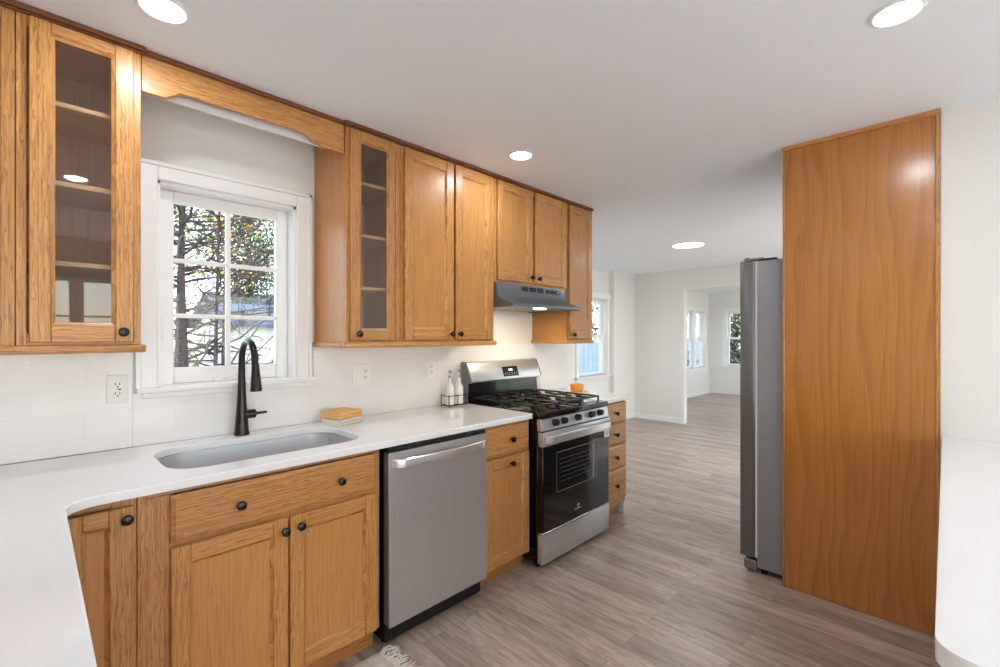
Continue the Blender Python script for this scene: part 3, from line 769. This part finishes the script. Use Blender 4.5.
# burners and grates
ZC = .9445
for bx_, by_, br in ((2.30, 1.90, .040), (2.30, 2.22, .034), (2.513, 2.06, .05), (2.726, 1.90, .046), (2.726, 2.22, .034)):
    b = MB().lathe([(br+.014, 0), (br+.012, .008), (br+.004, .010), (br, .014), (br, .022), (br-.005, .026), (.002, .027)], (bx_, by_, ZC-.001), n=26); b.build('burner', burnerM, rg)
for gx0, gx1 in ((RX0+.02, 2.385), (2.390, 2.636), (2.641, RX1-.02)):
    b = MB(); gy0, gy1 = RY+.075, 2.365; t = .012; zt = ZC+.038
    def bar(xa, xb, ya, yb): b.box(xa, xb, ya, yb, zt-.013, zt, 0, .003)
    bar(gx0, gx1, gy0, gy0+t); bar(gx0, gx1, gy1-t, gy1); bar(gx0, gx0+t, gy0+t, gy1-t); bar(gx1-t, gx1, gy0+t, gy1-t)
    ym = (gy0+gy1)/2; xm = (gx0+gx1)/2
    bar(gx0+t, gx1-t, ym-t/2, ym+t/2)
    for yc in ((gy0+ym)/2, (gy1+ym)/2):
        bar(gx0+t, xm-.025, yc-t/2, yc+t/2); bar(xm+.025, gx1-t, yc-t/2, yc+t/2)
        bar(xm-t/2, xm+t/2, yc+.025, yc+.14); bar(xm-t/2, xm+t/2, yc-.14, yc-.025)
    for xx in (gx0, gx1-t):
        for yy in (gy0, ym-t/2, gy1-t): b.box(xx, xx+t, yy, yy+t, ZC-.0005, zt-.012, 0, .002)
    b.build('grate', ironM, rg)

# ------------------------------------------------------------------ hood
HX0, HX1 = 2.119, 2.876
hd = thing('range_hood', 'slim grey under-cabinet range hood with its lamp lit above the range', 'range hood', ((HX0+HX1)/2, W, 1.6))
prof = [(W-.005, 1.763), (U-.022, 1.763), (U-.030, 1.692), (U-.055, 1.660), (1.985, 1.628), (1.950, 1.622), (1.950, 1.600), (1.98, 1.598), (W-.005, 1.598)]
b = MB()
b.prism(prof[:7]+[(1.965, 1.600), (1.977, 1.612), (U-.045, 1.648), (U-.02, 1.685), (U-.01, 1.75), (W-.005, 1.75)], 0, HX0+.006, HX1-.006)
b.prism(prof, 0, HX0, HX0+.006); b.prism(prof, 0, HX1-.006, HX1)
shell = b.build('canopy', hoodM, hd, bevel=.0015)
MB().box(HX0+.006, HX1-.006, 1.985, W-.006, 1.607, 1.612).build('filter', steelDark, hd)
b = MB().lathe([(.045, 0), (.045, .006), (.040, .008), (.002, .009)], (2.52, 2.06, 1.607), (0, 0, -1), 24); b.build('lamp_lens', hoodE, hd)
for g in range(3):
    for k in range(4): MB().box(2.365+g*.085+k*.017, 2.377+g*.085+k*.017, U-.0310, U-.015, 1.722, 1.752).build('vent_slot', darkSlot, hd)
b = MB().box(2.635, 2.80, U-.0320, U-.015, 1.722, 1.748, 0, .001); sp = b.build('switch_panel', blackM, hd)
MB().box(2.757, 2.782, U-.0335, U-.0319, 1.731, 1.739).build('rocker', whitePl, sp)
MB().box(2.70, 2.725, U-.0335, U-.0319, 1.731, 1.739).build('rocker', darkSlot, sp)
ld = bpy.data.lights.new('hood_lamp', 'AREA'); ld.shape = 'DISK'; ld.size = .08; ld.energy = 2.4; ld.color = (1, .80, .52)
lo = bpy.data.objects.new('hood_lamp', ld); C.objects.link(lo); lo.parent = hd; lo.location = Vector((2.52, 2.06, 1.594))-hd.location

# ------------------------------------------------------------------ fridge and its side panel
pnl = thing('fridge_panel', 'full-height oak veneer panel screening the side of the fridge', 'panel', (2.965, .34, 0))
PY0, PY1 = .016, .656
MB().box(2.957, 2.973, PY0+.018, PY1-.010, .004, 2.446, 0).build('veneer_sheet', ply, pnl)
b = MB().box(2.950, 2.978, PY1-.010, PY1, .003, 2.446, 0, .002); b.box(2.953, 2.9735, PY0, PY0+.018, .003, 2.446, 0, .002); b.build('edge_strip', oakV, pnl)
MB().box(2.947, 2.975, PY0, PY1+.006, 2.446, H-.0005, 0, .002).build('top_strip', oakD, pnl)
fr = thing('refrigerator', 'tall grey steel refrigerator standing behind the oak panel', 'refrigerator', (3.49, .4, 0))
FX0, FX1 = 3.005, 3.915
MB().box(FX0, FX1, .04, .800, .035, 1.855, 0, .006, 2).build('body', fridgeSide, fr)
for xa, xb in ((FX0, 3.457), (3.463, FX1)):
    d_ = MB().box(xa, xb, .812, .895, .085, 1.862, 0, .010, 3).build('door', fridgeDoor, fr)
    hx = 3.415 if xa == FX0 else 3.505
    MB().tube([(hx, .894, .7), (hx, .935, .72), (hx, .945, .9), (hx, .945, 1.4), (hx, .935, 1.58), (hx, .894, 1.6)], .011, 12).build('handle', steelV, d_)
MB().box(FX0+.01, FX1-.01, .800, .812, .09, 1.855).build('door_gasket', trimM, fr)
b = MB().box(FX0+.012, FX0+.08, .77, .875, 1.8635, 1.876, 0, .003); b.lathe([(.011, 0), (.011, .02)], (FX0+.03, .86, 1.863), n=12); b.build('hinge_cover', fridgeSide, fr)
b = MB().box(FX0+.01, FX0+.05, .70, .80, 1.8565, 1.868, 0, .003); b.build('hinge_plate', darkSlot, fr)
b = MB().box(FX0+.004, FX1-.004, .802, .872, .012, .070, 0, .004); b.build('base_grille', steelDark, fr)
for xx in (FX0+.04, FX1-.04):
    for yy in (.12, .77): MB().lathe([(.018, 0), (.018, .036)], (xx, yy, 0), n=12).build('foot', blackM, fr)

# ------------------------------------------------------------------ sockets and switches
def plate(label, cx_, cz, w, y, kinds, grp=None):
    root = thing('wall_socket' if 'rocker' not in kinds else 'switch_plate', label, 'socket' if 'rocker' not in kinds else 'switch', (cx_, y, cz), grp)
    MB().box(cx_-w/2, cx_+w/2, y-.006, y, cz-.058, cz+.058, 0, .003, 2).build('cover_plate', whitePl, root)
    n = len(kinds)
    for i, k in enumerate(kinds):
        x = cx_+(i-(n-1)/2)*.046
        if k == 'rocker': MB().box(x-.0165, x+.0165, y-.010, y-.0055, cz-.033, cz+.033, 0, .002).build('rocker', whitePl, root)
        else:
            m = MB().box(x-.0165, x+.0165, y-.0085, y-.0055, cz-.034, cz+.034, 0, .002).build('receptacle', whitePl, root)
            b = MB()
            for dz in (-.019, .019):
                b.box(x-.009, x-.006, y-.0092, y-.0084, cz+dz-.002, cz+dz+.008); b.box(x+.005, x+.008, y-.0092, y-.0084, cz+dz-.002, cz+dz+.007); b.box(x-.003, x+.003, y-.0092, y-.0084, cz+dz-.011, cz+dz-.006)
            b.box(x+.0, x+.012, y-.0092, y-.0084, cz-.003, cz+.002) if cx_ < .5 else None
            b.build('slot', darkSlot, m)
plate('white double socket on the tile left of the window', .250, 1.19, .072, W-.022, ['socket'])
plate('white switch and socket plate on the tile right of the sink', 1.36, 1.185, .118, W-.012, ['rocker', 'socket'])
plate('white single socket on the tile near the soap bottles', 1.868, 1.19, .072, W-.012, ['socket'])

# ------------------------------------------------------------------ small things on the worktops
# folded cloths
def folded(name, label, cat, c, sx, sy, z0, h, rot, mat, layers):
    root = thing(name, label, cat, (c[0], c[1], z0))
    b = MB(); n = 12
    for k in range(layers):
        za = z0+h*k/layers; zb = z0+h*(k+1)/layers-.0006; e = random.uniform(-.003, .003)
        prof = []
        r_ = (zb-za)/2
        for q in range(7): t = PI/2+PI*q/6; prof.append((-sy/2+e+r_*math.cos(t), (za+zb)/2+r_*math.sin(t)))
        for q in range(7): t = -PI/2+PI*q/6; prof.append((sy/2+e+r_*math.cos(t), (za+zb)/2+r_*math.sin(t)))
        xs = [-sx/2+sx*i/n for i in range(n+1)]
        m = len(prof); vs = []
        for x in xs:
            for (y, z) in prof:
                ed = min(1, min(x+sx/2, sx/2-x)/.02); wv = .0012*math.sin(x*55+k)*(1 if k == layers-1 else 0)
                vs.append((x, y, z0+(z-z0)*(.93+.07*ed)+wv*(1 if z > (za+zb)/2 else 0)))
        fs = [(i*m+q, i*m+(q+1) % m, (i+1)*m+(q+1) % m, (i+1)*m+q) for i in range(n) for q in range(m)]+[tuple(range(m))[::-1], tuple(n*m+q for q in range(m))]
        b.add(vs, fs)
    R_ = Matrix.Rotation(rot, 4, 'Z'); b.v = [tuple(R_ @ Vector(v)+Vector((c[0], c[1], 0))) for v in b.v]
    b.build('folded_cloth', mat, root); return root
folded('dish_cloth', 'pale folded dish cloth lying under the mustard one', 'cloth', (1.175, 2.335), .16, .125, CT+.0005, .032, .30, linen, 2)
folded('dish_cloth', 'mustard folded dish cloth on top of the pale one by the sink', 'cloth', (1.175, 2.338), .155, .12, CT+.034, .040, .30, mustard, 2)

# soap caddy with two bottles
CX, CY = 1.992, 2.372
cad = thing('soap_caddy', 'black wire caddy on the worktop beside the range', 'caddy', (CX, CY, CT))
b = MB(); hx, hy = .078, .040
def loop(z, r_=.0022): b.tube([(CX-hx, CY-hy, z), (CX+hx, CY-hy, z)], r_, 8); b.tube([(CX+hx, CY-hy, z), (CX+hx, CY+hy, z)], r_, 8); b.tube([(CX+hx, CY+hy, z), (CX-hx, CY+hy, z)], r_, 8); b.tube([(CX-hx, CY+hy, z), (CX-hx, CY-hy, z)], r_, 8)
loop(CT+.010); loop(CT+.072)
b.tube([(CX, CY-hy, CT+.072), (CX, CY+hy, CT+.072)], .0022, 8)
for sx in (-1, 1):
    for sy in (-1, 1): b.tube([(CX+sx*hx, CY+sy*hy, CT), (CX+sx*hx, CY+sy*hy, CT+.082)], .003, 8)
for sy in (-1, 1): b.tube([(CX, CY+sy*hy, CT+.010), (CX, CY+sy*hy, CT+.085)], .0025, 8)
b.build('rack', blackM, cad)
b = MB()
for yy in (-.02, 0, .02): b.tube([(CX-hx, CY+yy, CT+.010), (CX+hx, CY+yy, CT+.010)], .0018, 6)
b.build('base_wire', blackM, cad)
for dx, lab in ((-.039, 'white soap bottle with steel pump, the one farther from the range'), (.039, 'white soap bottle with steel pump, the one touching the range side')):
    bt = thing('soap_bottle', lab, 'bottle', (CX+dx, CY, CT+.0125), 'soap bottles in the caddy'); x, y, z = CX+dx, CY, CT+.0125
    MB().lathe([(.028, 0), (.031, .003), (.031, .095), (.030, .112), (.022, .128), (.013, .138), (.0105, .16), (.0095, .175)], (x, y, z), n=28).build('bottle_body', ceramic, bt)
    b = MB().lathe([(.0105, .175), (.0105, .188), (.006, .190), (.0045, .214), (.0085, .216), (.0085, .226), (.004, .228)], (x, y, z), n=18)
    b.tube([(x, y, z+.221), (x-.004, y-.016, z+.222), (x-.007, y-.028, z+.217)], [.005, .0045, .0035], 10); b.build('pump', pumpM, bt)

pot = thing('orange_pot', 'small round orange lidded pot on the far worktop', 'pot', (3.235, 2.24, CT))
MB().lathe([(.046, 0), (.052, .004), (.055, .02), (.056, .048), (.0535, .050)], (3.235, 2.24, CT), n=32).build('pot_body', orangeM, pot)
MB().lathe([(.060, .0505), (.061, .056), (.058, .062), (.02, .066), (.002, .0665)], (3.235, 2.24, CT), n=32).build('lid', orangeM, pot)

# rug in front of the sink cabinet
rug = thing('rug', 'pale woven rug with a knotted fringe in front of the sink cabinet', 'rug', (.7, 1.4, 0))
b = MB(); N = 14; vs = []; fs = []
x0_, x1_, y0_, y1_ = .25, 1.075, 1.02, 1.80
for k, z in ((0, .0005), (1, .009)):
    for i in range(N+1):
        for j_ in range(N+1):
            x = x0_+(x1_-x0_)*i/N; y = y0_+(y1_-y0_)*j_/N
            vs.append((x, y+.004*math.sin(x*9), z+(.002*math.sin(x*14+y*9) if k else 0)))
M1 = N+1
for i in range(N):
    for j_ in range(N):
        a = i*M1+j_; fs.append((a, a+M1, a+M1+1, a+1)); a += M1*M1; fs.append((a, a+1, a+M1+1, a+M1))
for i in range(N):
    for (p, q) in ((i*M1, (i+1)*M1), (i*M1+N, (i+1)*M1+N), (i, i+1), (N*M1+i, N*M1+i+1)): fs.append((p, q, q+M1*M1, p+M1*M1))
b.add(vs, fs); b.build('weave', rugM, rug)
b = MB()
for k in range(64):
    y = y0_+.01+(y1_-y0_-.02)*k/63
    for q in range(2):
        p = [(1.074, y, .006)]; L = random.uniform(.05, .09); dx = 0; dy = random.uniform(-.35, .35)
        for s_ in range(1, 6):
            p.append((1.074+L*s_/5, y+dy*L*s_/5+random.uniform(-.006, .006), max(.0035, .006+.016*math.sin(PI*min(1, s_/5*1.1))*random.random())))
        b.tube(p, [.0035, .0032, .003, .003, .0028, .002], 6)
fo = b.build('fringe', fringeM, rug); fo['kind'] = 'stuff'

# ------------------------------------------------------------------ recessed lamps
first = None
def downlight(label, x, y, r=.060):
    root = thing('recessed_light', label, 'ceiling light', (x, y, H), None)
    MB().lathe([(r, 0), (r+.012, 0), (r+.014, .003), (r+.011, .006), (r+.002, .0075), (r, .004)], (x, y, H-.0001), (0, 0, -1), 40, caps=False).build('trim_ring', trimM, root)
    MB().lathe([(r, 0), (r+.0005, .003), (r-.018, .0045), (.002, .005)], (x, y, H-.0002), (0, 0, -1), 40).build('lens', lampE, root)
    l = bpy.data.lights.new('lamp', 'AREA'); l.shape = 'DISK'; l.size = r*1.8; l.energy = LAMP_W*(1 if r < .1 else 2.2); l.color = (.91, .96, 1)
    lo_ = bpy.data.objects.new('lamp', l); C.objects.link(lo_); lo_.parent = root; lo_.location = (0, 0, -.008)
for lab, x, y, *rr in (('round recessed ceiling light nearest the kitchen window', .298, 1.81), ('round recessed ceiling light above the floor before the fridge panel', 1.977, .113),
                  ('round recessed ceiling light in front of the range hood', 2.0, 1.78), ('round recessed ceiling light in the dining area', 5.34, 2.146, .165),
                  ('round recessed ceiling light over the near end of the worktop', .21, .06), 
                  ('added unseen recessed ceiling light behind the breakfast worktop', 1.977, -1.6), ('added unseen recessed ceiling light at the near left of the kitchen', -1.45, .9),  # two lamps added out of view to help light the kitchen
                  ('added unseen recessed ceiling light over the far side of the dining area', 5.34, .75, .165), ('added unseen recessed ceiling light in the sunroom', 9.4, 2.6),  # both added unseen as extra light for dining area and sunroom
                  ('added unseen recessed ceiling light at the back left of the kitchen', -1.45, -1.0)):  # another out-of-view lamp added for fill
    downlight(lab, x, y, *rr)

# ------------------------------------------------------------------ outdoors
struct('ground', MB().box(-40, 60, 4.5, 80, -.7, -.6), lawnM)
struct('ground', MB().box(12.2, 60, -40, 4.5, -.7, -.6), lawnM)
struct('ground', MB().box(-40, 3.0, -40, -2.8, -.3, -.15), bouncePaveM)  # added bright paving, bounces sunlight through the doors onto the ceiling
struct('ground', MB().box(3.15, 12.2, -40, -1.0, -.3, -.15), bouncePaveM)  # same added bounce surface outside the dining and sunroom doors

def tree(label, x, y, h, lean, trunk_r, nb, leaf, nleaf, spread, lsize, seed, zl=.25, base=-.6, grp=None):
    R = random.Random(seed)
    root = thing('tree', label, 'tree', (x, y, base), grp)
    tp = [Vector((x+lean*h*t+.08*math.sin(3*t+seed), y+.06*math.cos(4*t+seed), base+h*t)) for t in [k/8 for k in range(9)]]
    MB().tube(tp, [trunk_r*(1-.8*k/8) for k in range(9)], 9).build('trunk', barkM, root)
    b = MB(); tips = []
    for k in range(nb):
        t = zl+(1-zl)*(k+R.random())/nb; i = min(7, int(t*8)); p = tp[i].lerp(tp[i+1], t*8-i)
        a = R.random()*2*PI; L = spread*(1.15-.75*t)*R.uniform(.6, 1.1); up = R.uniform(-.05, .5)
        d = Vector((math.cos(a), math.sin(a), up)); q = [p]
        for s_ in range(1, 6):
            d = (d+Vector((R.uniform(-.3, .3), R.uniform(-.3, .3), R.uniform(-.25, .3)))).normalized(); q.append(q[-1]+d*L/5)
        r0 = trunk_r*(1-.8*t)*.45
        b.tube(q, [r0*(1-.85*s_/5)+.004 for s_ in range(6)], 6)
        for j_ in range(4):
            s0 = q[R.randint(1, 5)]; d2 = Vector((R.uniform(-1, 1), R.uniform(-1, 1), R.uniform(-.5, .8))).normalized(); l2 = L*R.uniform(.2, .45)
            q2 = [s0, s0+d2*l2*.5+Vector((0, 0, R.uniform(-.05, .05))), s0+d2*l2]
            b.tube(q2, [r0*.35+.003, r0*.2+.003, .003], 5); tips += [q2[1], q2[2]]
        tips += q[2:]
    b.build('branches', barkM, root)
    if nleaf:
        b = MB()
        for k in range(nleaf):
            c = R.choice(tips)+Vector((R.gauss(0, 1), R.gauss(0, 1), R.gauss(0, 1)))*lsize*2.6
            n_ = Vector((R.gauss(0, 1), R.gauss(0, 1), R.gauss(0, 1))).normalized(); u = n_.orthogonal().normalized(); w_ = n_.cross(u); l_ = lsize*R.uniform(.6, 1.3)
            b.add([c-u*l_*.5, c+w_*l_*.28+n_*l_*.08, c+u*l_*.5, c-w_*l_*.28+n_*l_*.08], [(0, 1, 2), (0, 2, 3)])
        fo = b.build('foliage', leaf, root, smooth=False)
    return root
tree('dark bare tree with a thin trunk just outside the kitchen window', 1.385, 6.8, 6.5, 0, .045, 85, None, 0, 1.7, .05, 3, .08)
tree('bare many-branched tree behind the dark trunk outside the kitchen window', 2.5, 9.8, 6.0, -.02, .045, 85, rustL, 60, 2.1, .08, 5, .05)
tree('bushy green tree at upper left outside the kitchen window', 3.2, 16.5, 10.5, 0, .14, 34, greenL, 6500, 2.9, .15, 11, .34)
tree('rust and yellow autumn tree outside the kitchen window', 3.35, 12.6, 6.4, 0, .05, 30, rustL, 1100, 1.7, .075, 17, .46)
tree('dark evergreen tree behind the white house outside the kitchen window', 8.75, 28.5, 13, 0, .22, 40, darkL, 9000, 1.9, .20, 23, .16)
tree('tall green tree far behind the cream house', 17.0, 46.0, 14.0, 0, .3, 34, greenL, 4200, 4.0, .22, 29, .3)
tree('leafy green tree seen through the dining window', 13.4, 8.9, 6.5, 0, .12, 34, greenL, 4200, 2.2, .14, 31, .22)
tree('yellow-green tree seen through the sunroom side windows', 23.0, 9.6, 8.0, 0, .12, 34, greenL, 4200, 2.4, .14, 37, .2)
tree('yellow autumn tree seen through the sunroom end window', 29.0, 8.9, 8.0, 0, .12, 34, rustL, 2600, 2.2, .13, 41, .2)
tree('dark evergreen seen low through the sunroom end window', 15.6, 4.75, 3.0, 0, .10, 34, darkL, 4200, 1.5, .12, 43, .08)

def house(label, x0, x1, y0, y1, z0, ze, zr, wall, roof):
    root = thing('house', label, 'house', ((x0+x1)/2, (y0+y1)/2, z0))
    b = MB().box(x0, x1, y0, y1, z0, ze)
    b.build('walls', wall, root)
    ym = (y0+y1)/2
    b = MB().prism([(y0-.4, ze-.12), (ym, zr), (y1+.4, ze-.12), (y1+.4, ze+.02), (ym, zr+.16), (y0-.4, ze+.02)], 0, x0-.4, x1+.4); b.build('roof', roof, root)
    b = MB().prism([(y0, ze), (ym, zr), (y1, ze)], 0, x0+.02, x0+.15); b.prism([(y0, ze), (ym, zr), (y1, ze)], 0, x1-.15, x1-.02); b.build('gable', wall, root)
    return root
house('white sided house with a slate-blue roof outside the kitchen window', 5.6, 15, 20.8, 26, -.6, 1.9, 2.75, sidingM, roofM)
house('cream house behind the white one outside the kitchen window', 8.6, 16.5, 33, 39, -.6, 3.0, 4.3, creamM, roofM)
fn = thing('garden_fence', 'blue-grey board fence outside the dining and sunroom windows', 'fence', (13, 6.6, -.6))
b = MB()
for k in range(56):
    x = 8+k*.205; b.box(x, x+.19, 6.6, 6.625, -.6, 1.25)
b.box(8, 19.4, 6.626, 6.67, -.2, -.1); b.box(8, 19.4, 6.626, 6.67, .9, 1.0); b.build('boards', fenceM, fn)
